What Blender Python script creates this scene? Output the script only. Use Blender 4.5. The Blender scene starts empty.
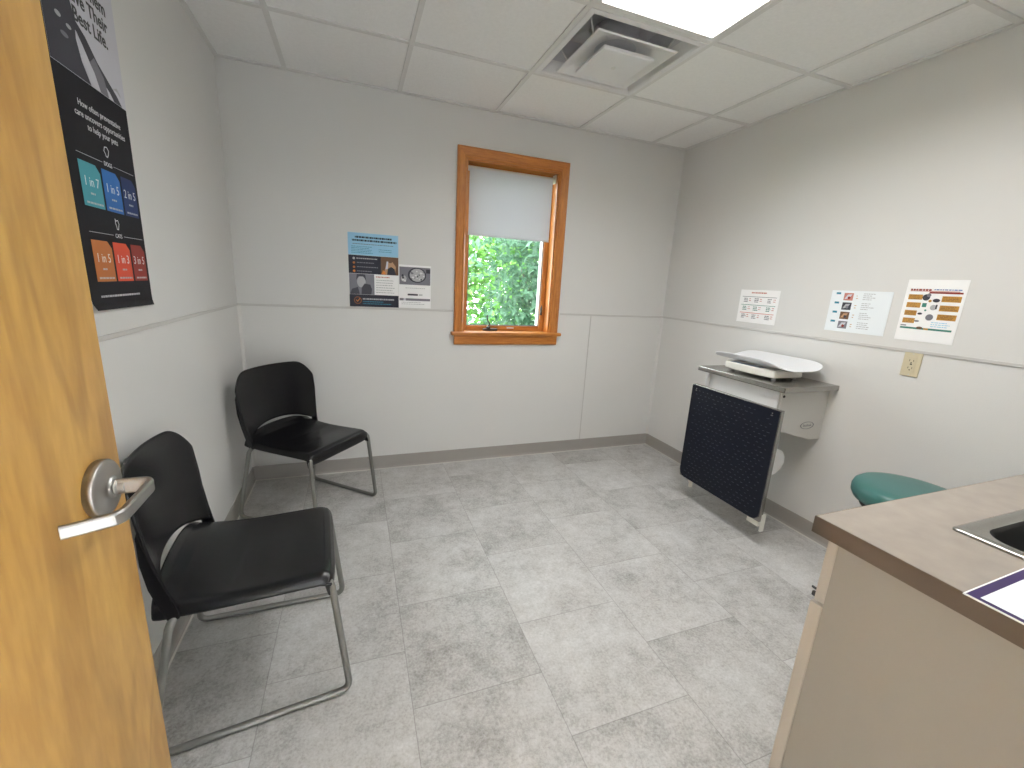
import bpy, bmesh, math, random
from mathutils import Vector, Matrix
from math import pi, sin, cos, radians
random.seed(7)
S = bpy.context.scene
COL = S.collection

# ------------------------------------------------------------------ room measures (metres)
XL, XR = -.3293, 2.7515        # left / right wall
YB, YF = 0.0, -3.03            # back / front wall
H = 2.407                      # ceiling
RAIL = 1.131
BB = .0946
P = .6096
L1 = -.591

# ------------------------------------------------------------------ materials
def newmat(name):
    m = bpy.data.materials.new(name); m.use_nodes = True
    nt = m.node_tree; b = nt.nodes['Principled BSDF']
    return m, nt, b
def N(nt, t, **kw):
    n = nt.nodes.new(t)
    for k, v in kw.items():
        if k in n.inputs.keys(): n.inputs[k].default_value = v
        else: setattr(n, k, v)
    return n
def flat(name, c, rough=.5, metal=0, spec=.5, var=.04, scale=12, bump=0, bscale=200, coat=0):
    m, nt, b = newmat(name); L = nt.links
    tc = N(nt, 'ShaderNodeTexCoord')
    no = N(nt, 'ShaderNodeTexNoise', Scale=scale, Detail=4.0)
    L.new(tc.outputs['Object'], no.inputs['Vector'])
    mx = N(nt, 'ShaderNodeMixRGB', blend_type='MIX')
    mx.inputs[1].default_value = tuple(max(0, x*(1-var)) for x in c)+(1,)
    mx.inputs[2].default_value = tuple(min(1, x*(1+var)) for x in c)+(1,)
    L.new(no.outputs['Fac'], mx.inputs[0]); L.new(mx.outputs[0], b.inputs['Base Color'])
    b.inputs['Roughness'].default_value = rough; b.inputs['Metallic'].default_value = metal
    b.inputs['Specular IOR Level'].default_value = spec; b.inputs['Coat Weight'].default_value = coat
    if bump:
        n2 = N(nt, 'ShaderNodeTexNoise', Scale=bscale, Detail=2.0); L.new(tc.outputs['Object'], n2.inputs['Vector'])
        bp = N(nt, 'ShaderNodeBump', Strength=bump, Distance=.002); L.new(n2.outputs['Fac'], bp.inputs['Height']); L.new(bp.outputs[0], b.inputs['Normal'])
    return m
def wood(name, c1, c2, rough=.4, axis=2, sc=1.0, coat=.1, stretch=.09, w=1.0, figure=0):
    m, nt, b = newmat(name); L = nt.links
    tc = N(nt, 'ShaderNodeTexCoord'); mp = N(nt, 'ShaderNodeMapping')
    s = [sc, sc, sc]; s[axis] = sc*stretch; mp.inputs['Scale'].default_value = s
    L.new(tc.outputs['Object'], mp.inputs['Vector'])
    n1 = N(nt, 'ShaderNodeTexNoise', Scale=5.0*w, Detail=3.0, Distortion=1.2); L.new(mp.outputs[0], n1.inputs['Vector'])
    wv = N(nt, 'ShaderNodeMath', operation='MULTIPLY'); wv.inputs[1].default_value = 9.0; L.new(n1.outputs['Fac'], wv.inputs[0])
    sn = N(nt, 'ShaderNodeMath', operation='SINE'); L.new(wv.outputs[0], sn.inputs[0])
    n2 = N(nt, 'ShaderNodeTexNoise', Scale=60.0, Detail=4.0); L.new(mp.outputs[0], n2.inputs['Vector'])
    ad = N(nt, 'ShaderNodeMath', operation='MULTIPLY_ADD'); ad.inputs[1].default_value = .22; L.new(sn.outputs[0], ad.inputs[0]); L.new(n2.outputs['Fac'], ad.inputs[2])
    cr = N(nt, 'ShaderNodeValToRGB'); cr.color_ramp.elements[0].position = .15; cr.color_ramp.elements[0].color = c2+(1,)
    cr.color_ramp.elements[1].position = .75; cr.color_ramp.elements[1].color = c1+(1,)
    L.new(ad.outputs[0], cr.inputs[0])
    if figure:      # thin brown contour lines of the veneer figure
        f1 = N(nt, 'ShaderNodeMath', operation='MULTIPLY'); f1.inputs[1].default_value = 34.0; L.new(n1.outputs['Fac'], f1.inputs[0])
        f2 = N(nt, 'ShaderNodeMath', operation='SINE'); L.new(f1.outputs[0], f2.inputs[0])
        f3 = N(nt, 'ShaderNodeMapRange'); f3.inputs['From Min'].default_value = .55; f3.inputs['From Max'].default_value = 1.0; f3.inputs['To Max'].default_value = figure; L.new(f2.outputs[0], f3.inputs['Value'])
        fx = N(nt, 'ShaderNodeMixRGB'); L.new(f3.outputs[0], fx.inputs[0]); L.new(cr.outputs[0], fx.inputs[1]); fx.inputs[2].default_value = (c2[0]*.6, c2[1]*.5, c2[2]*.4, 1)
        L.new(fx.outputs[0], b.inputs['Base Color'])
    else: L.new(cr.outputs[0], b.inputs['Base Color'])
    b.inputs['Roughness'].default_value = rough; b.inputs['Coat Weight'].default_value = coat; b.inputs['Coat Roughness'].default_value = .25
    return m
def floor_mat():
    m, nt, b = newmat('vinyl_tile'); L = nt.links
    def M(op, a=None, c=None, v=None, clamp=False):
        n = nt.nodes.new('ShaderNodeMath'); n.operation = op; n.use_clamp = clamp
        for i, x in enumerate((a, c, v)):
            if x is None: continue
            if isinstance(x, (int, float)): n.inputs[i].default_value = x
            else: L.new(x, n.inputs[i])
        return n.outputs[0]
    tc = N(nt, 'ShaderNodeTexCoord'); sp = N(nt, 'ShaderNodeSeparateXYZ'); L.new(tc.outputs['Object'], sp.inputs[0])
    X = M('DIVIDE', M('SUBTRACT', sp.outputs[0], .4565-.4485*10), .4485)
    cx = M('FLOOR', X); fx = M('FRACT', X)
    off = M('MULTIPLY', M('MODULO', cx, 2.0), .5)
    Y = M('ADD', M('DIVIDE', M('SUBTRACT', sp.outputs[1], -1.398-.457*20), .4572), off)
    cy = M('FLOOR', Y); fy = M('FRACT', Y)
    ex = M('MULTIPLY', M('MINIMUM', fx, M('SUBTRACT', 1.0, fx)), .4485)
    ey = M('MULTIPLY', M('MINIMUM', fy, M('SUBTRACT', 1.0, fy)), .4572)
    e = M('MINIMUM', ex, ey)
    line = M('SUBTRACT', 1.0, M('DIVIDE', e, .0022), clamp=True)
    cv = N(nt, 'ShaderNodeCombineXYZ'); L.new(cx, cv.inputs[0]); L.new(cy, cv.inputs[1])
    wn = N(nt, 'ShaderNodeTexWhiteNoise', noise_dimensions='3D'); L.new(cv.outputs[0], wn.inputs['Vector'])
    sc = N(nt, 'ShaderNodeVectorMath', operation='SCALE'); sc.inputs['Scale'].default_value = 20.0; L.new(wn.outputs['Color'], sc.inputs[0])
    ad = N(nt, 'ShaderNodeVectorMath', operation='ADD'); L.new(tc.outputs['Object'], ad.inputs[0]); L.new(sc.outputs[0], ad.inputs[1])
    n1 = N(nt, 'ShaderNodeTexNoise', Scale=4.5, Detail=7.0, Roughness=.68); L.new(ad.outputs[0], n1.inputs['Vector'])
    n2 = N(nt, 'ShaderNodeTexNoise', Scale=110.0, Detail=3.0, Roughness=.7); L.new(ad.outputs[0], n2.inputs['Vector'])
    n3 = N(nt, 'ShaderNodeTexNoise', Scale=24.0, Detail=5.0, Roughness=.7); L.new(ad.outputs[0], n3.inputs['Vector'])
    v = M('ADD', M('ADD', M('MULTIPLY', n1.outputs['Fac'], .75), M('MULTIPLY', n2.outputs['Fac'], .60)), M('MULTIPLY', n3.outputs['Fac'], .42))
    v = M('ADD', v, M('MULTIPLY', wn.outputs['Value'], .10))
    cr = N(nt, 'ShaderNodeValToRGB'); L.new(M('MULTIPLY_ADD', v, 1.3, -.73), cr.inputs[0])
    e0, e1 = cr.color_ramp.elements; e0.position = .12; e0.color = (.235, .225, .21, 1); e1.position = .88; e1.color = (.655, .655, .65, 1)
    mid = cr.color_ramp.elements.new(.5); mid.color = (.485, .478, .465, 1)
    mx = N(nt, 'ShaderNodeMixRGB'); L.new(M('MULTIPLY', line, .55), mx.inputs[0]); L.new(cr.outputs[0], mx.inputs[1]); mx.inputs[2].default_value = (.12, .11, .1, 1)
    L.new(mx.outputs[0], b.inputs['Base Color'])
    L.new(M('MULTIPLY_ADD', n3.outputs['Fac'], .18, .30), b.inputs['Roughness'])
    bp = N(nt, 'ShaderNodeBump', Strength=.25, Distance=.002); L.new(M('SUBTRACT', M('MULTIPLY', n2.outputs['Fac'], .3), line), bp.inputs['Height']); L.new(bp.outputs[0], b.inputs['Normal'])
    return m
def emis(name, c, s):
    m = bpy.data.materials.new(name); m.use_nodes = True; nt = m.node_tree; nt.nodes.clear()
    e = nt.nodes.new('ShaderNodeEmission'); o = nt.nodes.new('ShaderNodeOutputMaterial')
    e.inputs[0].default_value = c+(1,); e.inputs[1].default_value = s; nt.links.new(e.outputs[0], o.inputs[0]); return m
def leafmat(name, c1, c2):
    m, nt, b = newmat(name); L = nt.links
    tc = N(nt, 'ShaderNodeTexCoord'); no = N(nt, 'ShaderNodeTexNoise', Scale=9.0, Detail=3.0); L.new(tc.outputs['Object'], no.inputs['Vector'])
    cr = N(nt, 'ShaderNodeValToRGB'); cr.color_ramp.elements[0].position = .3; cr.color_ramp.elements[0].color = c1+(1,)
    cr.color_ramp.elements[1].position = .7; cr.color_ramp.elements[1].color = c2+(1,)
    L.new(no.outputs['Fac'], cr.inputs[0]); L.new(cr.outputs[0], b.inputs['Base Color']); b.inputs['Roughness'].default_value = .35
    tr = N(nt, 'ShaderNodeBsdfTranslucent'); L.new(cr.outputs[0], tr.inputs['Color'])
    mx = N(nt, 'ShaderNodeMixShader'); mx.inputs[0].default_value = .5
    L.new(b.outputs[0], mx.inputs[1]); L.new(tr.outputs[0], mx.inputs[2]); L.new(mx.outputs[0], nt.nodes['Material Output'].inputs[0])
    return m

M_WALL = flat('wall_paint', (.70, .698, .682), .55, var=.015, scale=2, bump=.08, bscale=260)
M_PANEL = flat('wall_panel', (.73, .727, .71), .38, var=.02, scale=2.5, bump=.25, bscale=180)
M_RAIL = flat('rail_strip', (.58, .57, .55), .4)
M_CORNER = flat('corner_strip', (.74, .73, .71), .4)
M_BB = flat('vinyl_baseboard', (.35, .33, .305), .45, var=.03)
M_CAULK = flat('caulk', (.6, .58, .54), .6)
M_TILE = flat('ceiling_tile', (.88, .88, .87), .9, var=.05, scale=60, bump=.8, bscale=130)
M_TBAR = flat('ceiling_grid_white', (.74, .735, .72), .5, var=.02)
M_FLOOR = floor_mat()
M_DOOR = wood('maple_veneer', (.47, .275, .070), (.32, .165, .036), .36, 2, 1.0, .25, .2, w=.55, figure=.32)
M_OAK = wood('stained_pine', (.60, .24, .045), (.40, .13, .018), .38, 2, 2.4, .3, .1)
M_OAKH = wood('stained_pine_horizontal', (.60, .24, .045), (.40, .13, .018), .38, 0, 2.4, .3, .1)
M_NICKEL = flat('satin_nickel', (.42, .41, .395), .38, 1, var=.05, scale=40)
M_STEEL = flat('stainless_steel', (.36, .35, .33), .25, 1, var=.08, scale=9)
M_STEELD = flat('dark_steel_bowl_shade', (.08, .08, .08), .35, 1, var=.08, scale=9)  # dark fittings; in the sink bowl a dark reflection put into the colour
M_BLK = flat('black_plastic', (.0045, .0045, .006), .24, var=.1, bump=.06, bscale=900, spec=.36)
M_TUBE = flat('grey_powder_coat', (.235, .235, .22), .38, .55, var=.05)
M_WHITE = flat('white_enamel', (.74, .745, .75), .35, var=.02)
M_PLAS = flat('white_plastic', (.80, .81, .84), .35, var=.02)
M_CREAM = flat('cream_plastic', (.78, .77, .71), .4, var=.02)
M_BOX = flat('grey_enamel', (.60, .59, .56), .4, var=.02)
M_IVORY = flat('ivory_plate', (.64, .57, .40), .4, var=.02)
M_DARK = flat('dark_slot', (.03, .03, .03), .6)
M_MAT = flat('black_rubber_mat', (.004, .006, .014), .45, var=.2, spec=.25)
M_DASH = flat('mat_dash', (.022, .03, .05), .3, var=.2)
M_LAM = flat('counter_laminate', (.315, .275, .235), .42, var=.22, scale=20, bump=.05)
M_LAMD = flat('counter_edge', (.105, .075, .052), .5, var=.18, scale=18)
M_CAB = flat('cabinet_cream', (.33, .30, .255), .5, var=.02)
M_CABE = flat('cabinet_edge_band', (.50, .45, .385), .5, var=.02)
M_TEAL = flat('teal_vinyl', (.045, .155, .145), .33, var=.06, scale=30, bump=.15, bscale=400)
M_CHROME = flat('chrome', (.7, .7, .7), .12, 1)
M_PURP = flat('purple_border', (.032, .012, .095), .45)
M_PAPER = flat('paper_white', (.92, .92, .92), .45, var=.01)
M_PAPERB = flat('paper_bluish', (.84, .89, .92), .4, var=.01)
M_SHADE = flat('shade_fabric', (.72, .72, .75), .8, var=.01, bump=.1, bscale=600)
def _translucent(m, f):
    nt = m.node_tree; b = nt.nodes['Principled BSDF']; t = nt.nodes.new('ShaderNodeBsdfTranslucent'); t.inputs[0].default_value = (.7, .7, .74, 1)
    x = nt.nodes.new('ShaderNodeMixShader'); x.inputs[0].default_value = f; nt.links.new(b.outputs[0], x.inputs[1]); nt.links.new(t.outputs[0], x.inputs[2]); nt.links.new(x.outputs[0], nt.nodes['Material Output'].inputs[0])
_translucent(M_SHADE, .30)
M_SHADEW = flat('shade_tube_white', (.72, .70, .66), .5)
M_VINYLW = flat('exterior_white', (.8, .8, .8), .5)
M_WHT = flat('corridor_bounce_white', (.86, .87, .88), .6)  # far corridor wall, kept white to bounce light through the doorway
M_LENS = emis('troffer_lens', (1.0, .93, .76), 2.2)
_nt = M_LENS.node_tree; _t = _nt.nodes.new('ShaderNodeBsdfTransparent'); _m = _nt.nodes.new('ShaderNodeMixShader'); _m.inputs[0].default_value = .6
_e = [n for n in _nt.nodes if n.type == 'EMISSION'][0]; _o = [n for n in _nt.nodes if n.type == 'OUTPUT_MATERIAL'][0]
_nt.links.new(_e.outputs[0], _m.inputs[1]); _nt.links.new(_t.outputs[0], _m.inputs[2]); _nt.links.new(_m.outputs[0], _o.inputs[0])
M_LENS_FILL = emis('hall_fill_lens', (.95, .975, 1.0), 180.0)  # glow of the added corridor lamp, fill light for the room
M_GREYTXT = flat('ink_grey', (.16, .17, .19), .5)
M_BLKTXT = flat('ink_black', (.03, .03, .035), .5)
M_GREYLT = flat('ink_light_grey', (.42, .42, .43), .5)
M_LED = flat('lcd_window', (.30, .36, .45), .2)
def ink(name, c, r=.5, spec=.25): return flat(name, c, r, var=.03, spec=spec)
def glassmat():
    m = bpy.data.materials.new('window_glass'); m.use_nodes = True; nt = m.node_tree; nt.nodes.clear()
    o = nt.nodes.new('ShaderNodeOutputMaterial'); t = nt.nodes.new('ShaderNodeBsdfTransparent'); g = nt.nodes.new('ShaderNodeBsdfGlossy')
    g.inputs['Roughness'].default_value = .02; t.inputs[0].default_value = (.95, .97, .96, 1)
    mx = nt.nodes.new('ShaderNodeMixShader'); mx.inputs[0].default_value = .07
    nt.links.new(t.outputs[0], mx.inputs[1]); nt.links.new(g.outputs[0], mx.inputs[2]); nt.links.new(mx.outputs[0], o.inputs[0]); return m
M_GLASS = glassmat()

# ------------------------------------------------------------------ mesh helpers
class MB:
    def __init__(s): s.v = []; s.f = []; s.m = []; s.mats = []
    def mi(s, m):
        if m not in s.mats: s.mats.append(m)
        return s.mats.index(m)
    def add(s, vs, fs, m):
        o = len(s.v); s.v += [tuple(v) for v in vs]; k = s.mi(m)
        for f in fs: s.f.append(tuple(o+i for i in f)); s.m.append(k)
        return s
    def box(s, x0, x1, y0, y1, z0, z1, m):
        vs = [(x, y, z) for z in (z0, z1) for y in (y0, y1) for x in (x0, x1)]
        return s.add(vs, [(0, 2, 3, 1), (4, 5, 7, 6), (0, 1, 5, 4), (2, 6, 7, 3), (0, 4, 6, 2), (1, 3, 7, 5)], m)
    def quad(s, a, b, c, d, m): return s.add([a, b, c, d], [(0, 1, 2, 3)], m)
    def prism(s, pts, vec, m):        # pts: 3D polygon, vec: extrusion
        n = len(pts); vec = Vector(vec); a = [Vector(p) for p in pts]; b = [p+vec for p in a]
        fs = [tuple(range(n))[::-1], tuple(range(n, 2*n))]+[(i, (i+1) % n, n+(i+1) % n, n+i) for i in range(n)]
        return s.add(a+b, fs, m)
    def tube(s, path, r, m, seg=12, cap=True, flat_=None):
        pts = [Vector(p) for p in path]; n = len(pts); rings = []; up = None
        for i, p in enumerate(pts):
            t = (pts[min(i+1, n-1)]-pts[max(i-1, 0)]).normalized()
            if up is None: up = t.orthogonal().normalized()
            up = (up-t*up.dot(t)).normalized(); sd = t.cross(up)
            rr = r[i] if isinstance(r, (list, tuple)) else r
            rings.append([p+up*cos(2*pi*k/seg)*rr+sd*sin(2*pi*k/seg)*rr for k in range(seg)])
        vs = [v for R in rings for v in R]
        fs = [(i*seg+k, i*seg+(k+1) % seg, (i+1)*seg+(k+1) % seg, (i+1)*seg+k) for i in range(n-1) for k in range(seg)]
        if cap: fs += [tuple(range(seg))[::-1], tuple(range((n-1)*seg, n*seg))]
        return s.add(vs, fs, m)
    def lathe(s, prof, m, origin=(0, 0, 0), axis='z', seg=40):   # prof: (r, h)
        vs = []; O = Vector(origin)
        for r, h in prof:
            for k in range(seg):
                a = 2*pi*k/seg; c, d = r*cos(a), r*sin(a)
                vs.append(O+Vector({'z': (c, d, h), 'x': (h, c, d), 'y': (d, h, c)}[axis]))
        n = len(prof); fs = [(i*seg+k, i*seg+(k+1) % seg, (i+1)*seg+(k+1) % seg, (i+1)*seg+k) for i in range(n-1) for k in range(seg)]
        fs += [tuple(range(seg))[::-1], tuple(range((n-1)*seg, n*seg))]
        return s.add(vs, fs, m)
    def grid(s, fn, nu, nv, m):
        vs = [fn(i/nu, j/nv) for j in range(nv+1) for i in range(nu+1)]
        fs = [(j*(nu+1)+i, j*(nu+1)+i+1, (j+1)*(nu+1)+i+1, (j+1)*(nu+1)+i) for j in range(nv) for i in range(nu)]
        return s.add(vs, fs, m)
    def build(s, name, parent=None, loc=None, smooth=False, bevel=0, solid=0, subd=0, fix=True, offset=0, bseg=2):
        me = bpy.data.meshes.new(name); L0 = Vector(loc) if loc else Vector((0, 0, 0))
        me.from_pydata([Vector(v)-L0 for v in s.v], [], s.f)
        for m in s.mats: me.materials.append(m)
        me.polygons.foreach_set('material_index', s.m)
        if fix:
            bm = bmesh.new(); bm.from_mesh(me); bmesh.ops.recalc_face_normals(bm, faces=bm.faces); bm.to_mesh(me); bm.free()
        o = bpy.data.objects.new(name, me); COL.objects.link(o); o.location = L0
        if parent is not None:
            o.parent = parent
        if solid:
            q = o.modifiers.new('solid', 'SOLIDIFY'); q.thickness = solid; q.offset = offset
        if subd:
            q = o.modifiers.new('sub', 'SUBSURF'); q.levels = subd; q.render_levels = subd
        if bevel:
            q = o.modifiers.new('bevel', 'BEVEL'); q.width = bevel; q.segments = bseg; q.limit_method = 'ANGLE'; q.angle_limit = radians(35)
        if smooth or subd:
            for p in me.polygons: p.use_smooth = True
            if not subd and smooth != 'all':
                q = o.modifiers.new('wn', 'WEIGHTED_NORMAL'); q.keep_sharp = True
        me.update(); return o
def rounded(path, r, n=6):
    pts = [Vector(p) for p in path]; out = [pts[0]]
    for i in range(1, len(pts)-1):
        a, b, c = pts[i-1], pts[i], pts[i+1]; u = (a-b).normalized(); w = (c-b).normalized()
        rr = min(r, (a-b).length*.45, (c-b).length*.45); p0, p1 = b+u*rr, b+w*rr
        for k in range(n+1):
            t = k/n; out.append(p0*(1-t)**2+b*2*t*(1-t)+p1*t*t)
    out.append(pts[-1]); return out
def tag(o, label=None, cat=None, group=None, kind=None):
    if label: o['label'] = label
    if cat: o['category'] = cat
    if group: o['group'] = group
    if kind: o['kind'] = kind
    return o
def struct(o, label=None):
    o['kind'] = 'structure'
    if label: o['label'] = label
    return o
def empty(name, loc, rz=0):
    o = bpy.data.objects.new(name, None); COL.objects.link(o); o.location = loc; o.rotation_euler = (0, 0, rz); o.empty_display_size = .1; return o
def child(mb, name, root, **kw):    # mesh made in world coordinates, kept in place under an unrotated root
    o = mb.build(name, None, **kw); o.parent = root; o.location = o.location-world(root); return o
def world(r):
    v = Vector((0, 0, 0))
    while r is not None: v = v+r.location; r = r.parent
    return v

class Surf:                          # a wall face: a = along the reader's right, b = height
    def __init__(s, kind): s.k = kind
    def p(s, a, b, d=0):
        if s.k == 'left': return Vector((XL+d, a, b))
        if s.k == 'back': return Vector((a, YB-d, b))
        if s.k == 'right': return Vector((XR-d, -a, b))
    def vec(s, d): return s.p(0, 0, d)-s.p(0, 0, 0)
    def mat(s, a, b, d):
        r = s.p(1, 0)-s.p(0, 0); u = Vector((0, 0, 1)); n = s.vec(1); o = s.p(a, b, d)
        return Matrix(((r.x, u.x, n.x, o.x), (r.y, u.y, n.y, o.y), (r.z, u.z, n.z, o.z), (0, 0, 0, 1)))
    def rect(s, mb, a0, a1, b0, b1, d, t, m): s.poly(mb, [(a0, b0), (a1, b0), (a1, b1), (a0, b1)], d, t, m)
    def poly(s, mb, pts, d, t, m): mb.prism([s.p(a, b, d) for a, b in pts], s.vec(t), m)
def text_mesh(body, size, align='CENTER', xs=1.0, space=1.0, off=0, line=1.0):
    cu = bpy.data.curves.new('t', 'FONT'); cu.body = body; cu.size = size; cu.align_x = align; cu.align_y = 'CENTER'; cu.extrude = .0002
    cu.space_character = space; cu.space_line = line; cu.offset = off; cu.resolution_u = 3
    t = bpy.data.objects.new('t', cu); COL.objects.link(t)
    bpy.context.view_layer.update()
    me = bpy.data.meshes.new_from_object(t.evaluated_get(bpy.context.evaluated_depsgraph_get()))
    bpy.data.objects.remove(t); bpy.data.curves.remove(cu)
    for v in me.vertices: v.co.x *= xs
    return me
def text_on(sf, body, a, b, d, size, m, name, parent, rot=0, **kw):
    me = text_mesh(body, size, **kw); me.transform(sf.mat(a, b, d) @ Matrix.Rotation(rot, 4, 'Z'))
    me.materials.clear(); me.materials.append(m)
    o = bpy.data.objects.new(name, me); COL.objects.link(o); o.parent = parent; o.location = -world(parent); return o

# ------------------------------------------------------------------ room shell
T = .12
mb = MB(); mb.box(XL-T, XR+T, -4.7, YB+.16, -.08, 0, M_FLOOR); struct(mb.build('floor'))
WX0, WX1, WZ0, WZ1 = 1.035, 1.705, .985, 2.112       # window opening
def wall_slab(mb, fn, a0, a1, z0, z1):
    for lo, hi, m in ((z0, min(z1, RAIL), M_PANEL), (max(z0, RAIL), z1, M_WALL)):
        if hi > lo: fn(mb, a0, a1, lo, hi, m)
back = lambda b, a0, a1, z0, z1, m: b.box(a0, a1, YB, YB+.16, z0, z1, m)
mb = MB()
wall_slab(mb, back, XL-T, WX0, 0, H+.25); wall_slab(mb, back, WX1, XR+T, 0, H+.25)
wall_slab(mb, back, WX0, WX1, 0, WZ0); wall_slab(mb, back, WX0, WX1, WZ1, H+.25)
struct(mb.build('wall_back'))
mb = MB(); wall_slab(mb, lambda b, a0, a1, z0, z1, m: b.box(XL-T, XL, a0, a1, z0, z1, m), YF-.12, YB, 0, H+.25); struct(mb.build('wall_left'))
mb = MB(); wall_slab(mb, lambda b, a0, a1, z0, z1, m: b.box(XR, XR+T, a0, a1, z0, z1, m), YF-.12, YB, 0, H+.25); struct(mb.build('wall_right'))
fr = lambda b, a0, a1, z0, z1, m: b.box(a0, a1, YF-.12, YF, z0, z1, m)
mb = MB(); wall_slab(mb, fr, XL, -.10, 0, H+.25); wall_slab(mb, fr, .86, XR, 0, H+.25); wall_slab(mb, fr, -.10, .86, 2.05, H+.25)
struct(mb.build('wall_front'))
mb = MB()   # unseen corridor added outside the doorway to send fill light into the room
mb.box(XL-T, XR+T, -4.7, -4.6, 0, H, M_WHT); mb.box(XL-T, XL, -4.6, YF-.12, 0, H, M_WALL); mb.box(XR, XR+T, -4.6, YF-.12, 0, H, M_WALL)
struct(mb.build('wall_corridor'))
# ceiling: tiles of the suspended grid, leaving the lamp and diffuser cells open
xs = [XL]+[i*P for i in range(5)]+[XR]; ys = [YB]+[L1-i*P for i in range(4)]+[YF]
mb = MB()
for i in range(len(xs)-1):
    for j in range(len(ys)-1):
        if (i == 3 and j in (1, 2, 3)): continue
        mb.box(xs[i], xs[i+1], ys[j+1], ys[j], H+.006, H+.024, M_TILE)
mb.box(XL-T, XR+T, -4.7, YF, H, H+.02, M_TILE)
mb.box(XL, XR, YF, YB, H+.24, H+.25, M_TILE)
ceil = struct(mb.build('ceiling'))
mb = MB(); w = .012
for x in xs[1:-1]: mb.box(x-w, x+w, YF, YB, H, H+.008, M_TBAR)
for y in ys[1:-1]:
    for i in range(len(xs)-1): mb.box(xs[i]+w, xs[i+1]-w, y-w, y+w, H, H+.008, M_TBAR)
g = mb.build('ceiling_grid', ceil, bevel=.0008)
mb = MB(); w = .02
mb.box(XL, XR, YB-w, YB, H-.001, H+.006, M_TBAR); mb.box(XL, XR, YF, YF+w, H-.001, H+.006, M_TBAR)
mb.box(XL, XL+w, YF, YB, H-.001, H+.006, M_TBAR); mb.box(XR-w, XR, YF, YB, H-.001, H+.006, M_TBAR)
mb.build('wall_angle', ceil)

# rails, corner strips, baseboards
def rail(name, f):
    mb = MB(); f(mb); return struct(mb.build(name, bevel=.0015))
rz0, rz1, rd = RAIL-.008, RAIL+.006, .006
rail('trim_1', lambda b: (b.box(XL, .965, -rd, 0, rz0, rz1, M_RAIL), b.box(1.79, XR, -rd, 0, rz0, rz1, M_RAIL)))
rail('trim_2', lambda b: b.box(XL, XL+rd, YF, -rd, rz0, rz1, M_RAIL))
rail('trim_3', lambda b: b.box(XR-rd, XR, YF, -rd, rz0, rz1, M_RAIL))
rail('trim_4', lambda b: b.prism([(XL, 0, BB), (XL+.016, 0, BB), (XL+.010, -.010, BB), (XL, -.016, BB)], (0, 0, rz0-BB), M_CORNER))
rail('trim_5', lambda b: b.prism([(XR, 0, BB), (XR-.016, 0, BB), (XR-.010, -.010, BB), (XR, -.016, BB)], (0, 0, rz0-BB), M_CORNER))
rail('trim_6', lambda b: b.box(2.060, 2.068, -.003, 0, BB, rz0, M_RAIL))
def base(name, pts, n):      # extruded cove profile
    a, b = [Vector(p) for p in pts]; n = Vector(n); mb = MB()
    prof = [(0, 0), (.014, 0), (.010, .004), (.0055, .014), (.0045, .085), (.003, BB), (0, BB)]
    mb.prism([a+n*d+Vector((0, 0, z)) for d, z in prof], b-a, M_BB)
    mb.prism([a+n*d+Vector((0, 0, z)) for d, z in [(.012, 0), (.019, 0), (.014, .004)]], b-a, M_CAULK)
    return struct(mb.build(name))
base('baseboard_back', [(XL, 0, 0), (XR, 0, 0)], (0, -1, 0))
base('baseboard_left', [(XL, 0, 0), (XL, YF, 0)], (1, 0, 0))
base('baseboard_right', [(XR, 0, 0), (XR, -2.44, 0)], (-1, 0, 0))

# ------------------------------------------------------------------ window
win = struct(empty('window_1', (1.37, 0, .985)), 'stained wood casement window with crank handle on the back wall')
cw = .066
def casing(a0, a1, b0, b1, m, side):
    mb = MB()
    # moulded profile: (offset from outer edge, projection)
    prof = [(0, 0), (0, .020), (.006, .023), (.014, .021), (.020, .017), (.048, .013), (.053, .016), (.060, .015), (cw, .008), (cw, 0)]
    if side == 'L': mb.prism([(a0+o, -d, b0) for o, d in prof], (0, 0, b1-b0), m)
    if side == 'R': mb.prism([(a1-o, -d, b0) for o, d in prof], (0, 0, b1-b0), m)
    if side == 'T':
        vs = []; n = len(prof)
        for o, d in prof: vs.append((a0+o, -d, b1-o))
        for o, d in prof: vs.append((a1-o, -d, b1-o))
        fs = [tuple(range(n)), tuple(range(n, 2*n))[::-1]]+[(i, (i+1) % n, n+(i+1) % n, n+i) for i in range(n)]
        mb.add(vs, fs, m)
    return mb
ox0, ox1, oz1 = .969, 1.771, 2.178
def mitre(side):
    prof = [(0, 0), (0, .020), (.006, .023), (.014, .021), (.020, .017), (.048, .013), (.053, .016), (.060, .015), (cw, .008), (cw, 0)]
    n = len(prof); mb = MB(); sx = (lambda o: ox0+o) if side == 'L' else (lambda o: ox1-o)
    vs = [(sx(o), -d, .985) for o, d in prof]+[(sx(o), -d, oz1-o) for o, d in prof]
    mb.add(vs, [tuple(range(n))[::-1], tuple(range(n, 2*n))]+[(i, (i+1) % n, n+(i+1) % n, n+i) for i in range(n)], M_OAK); return mb
child(mitre('L'), 'side_casing', win); child(mitre('R'), 'side_casing', win)
child(casing(ox0, ox1, 0, oz1, M_OAKH, 'T'), 'head_casing', win)
JD = .125
mb = MB(); mb.box(WX0-.001, WX0+.010, 0, JD, WZ0, WZ1, M_OAK); mb.box(WX1-.010, WX1+.001, 0, JD, WZ0, WZ1, M_OAK); mb.box(WX0, WX1, 0, JD, WZ1-.010, WZ1+.001, M_OAKH)
child(mb, 'jamb', win)
mb = MB(); mb.box(.948, 1.797, -.040, 0, .963, .987, M_OAKH); mb.box(WX0, WX1, 0, JD, .963, .987, M_OAKH); child(mb, 'sill', win, bevel=.005)
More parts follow.
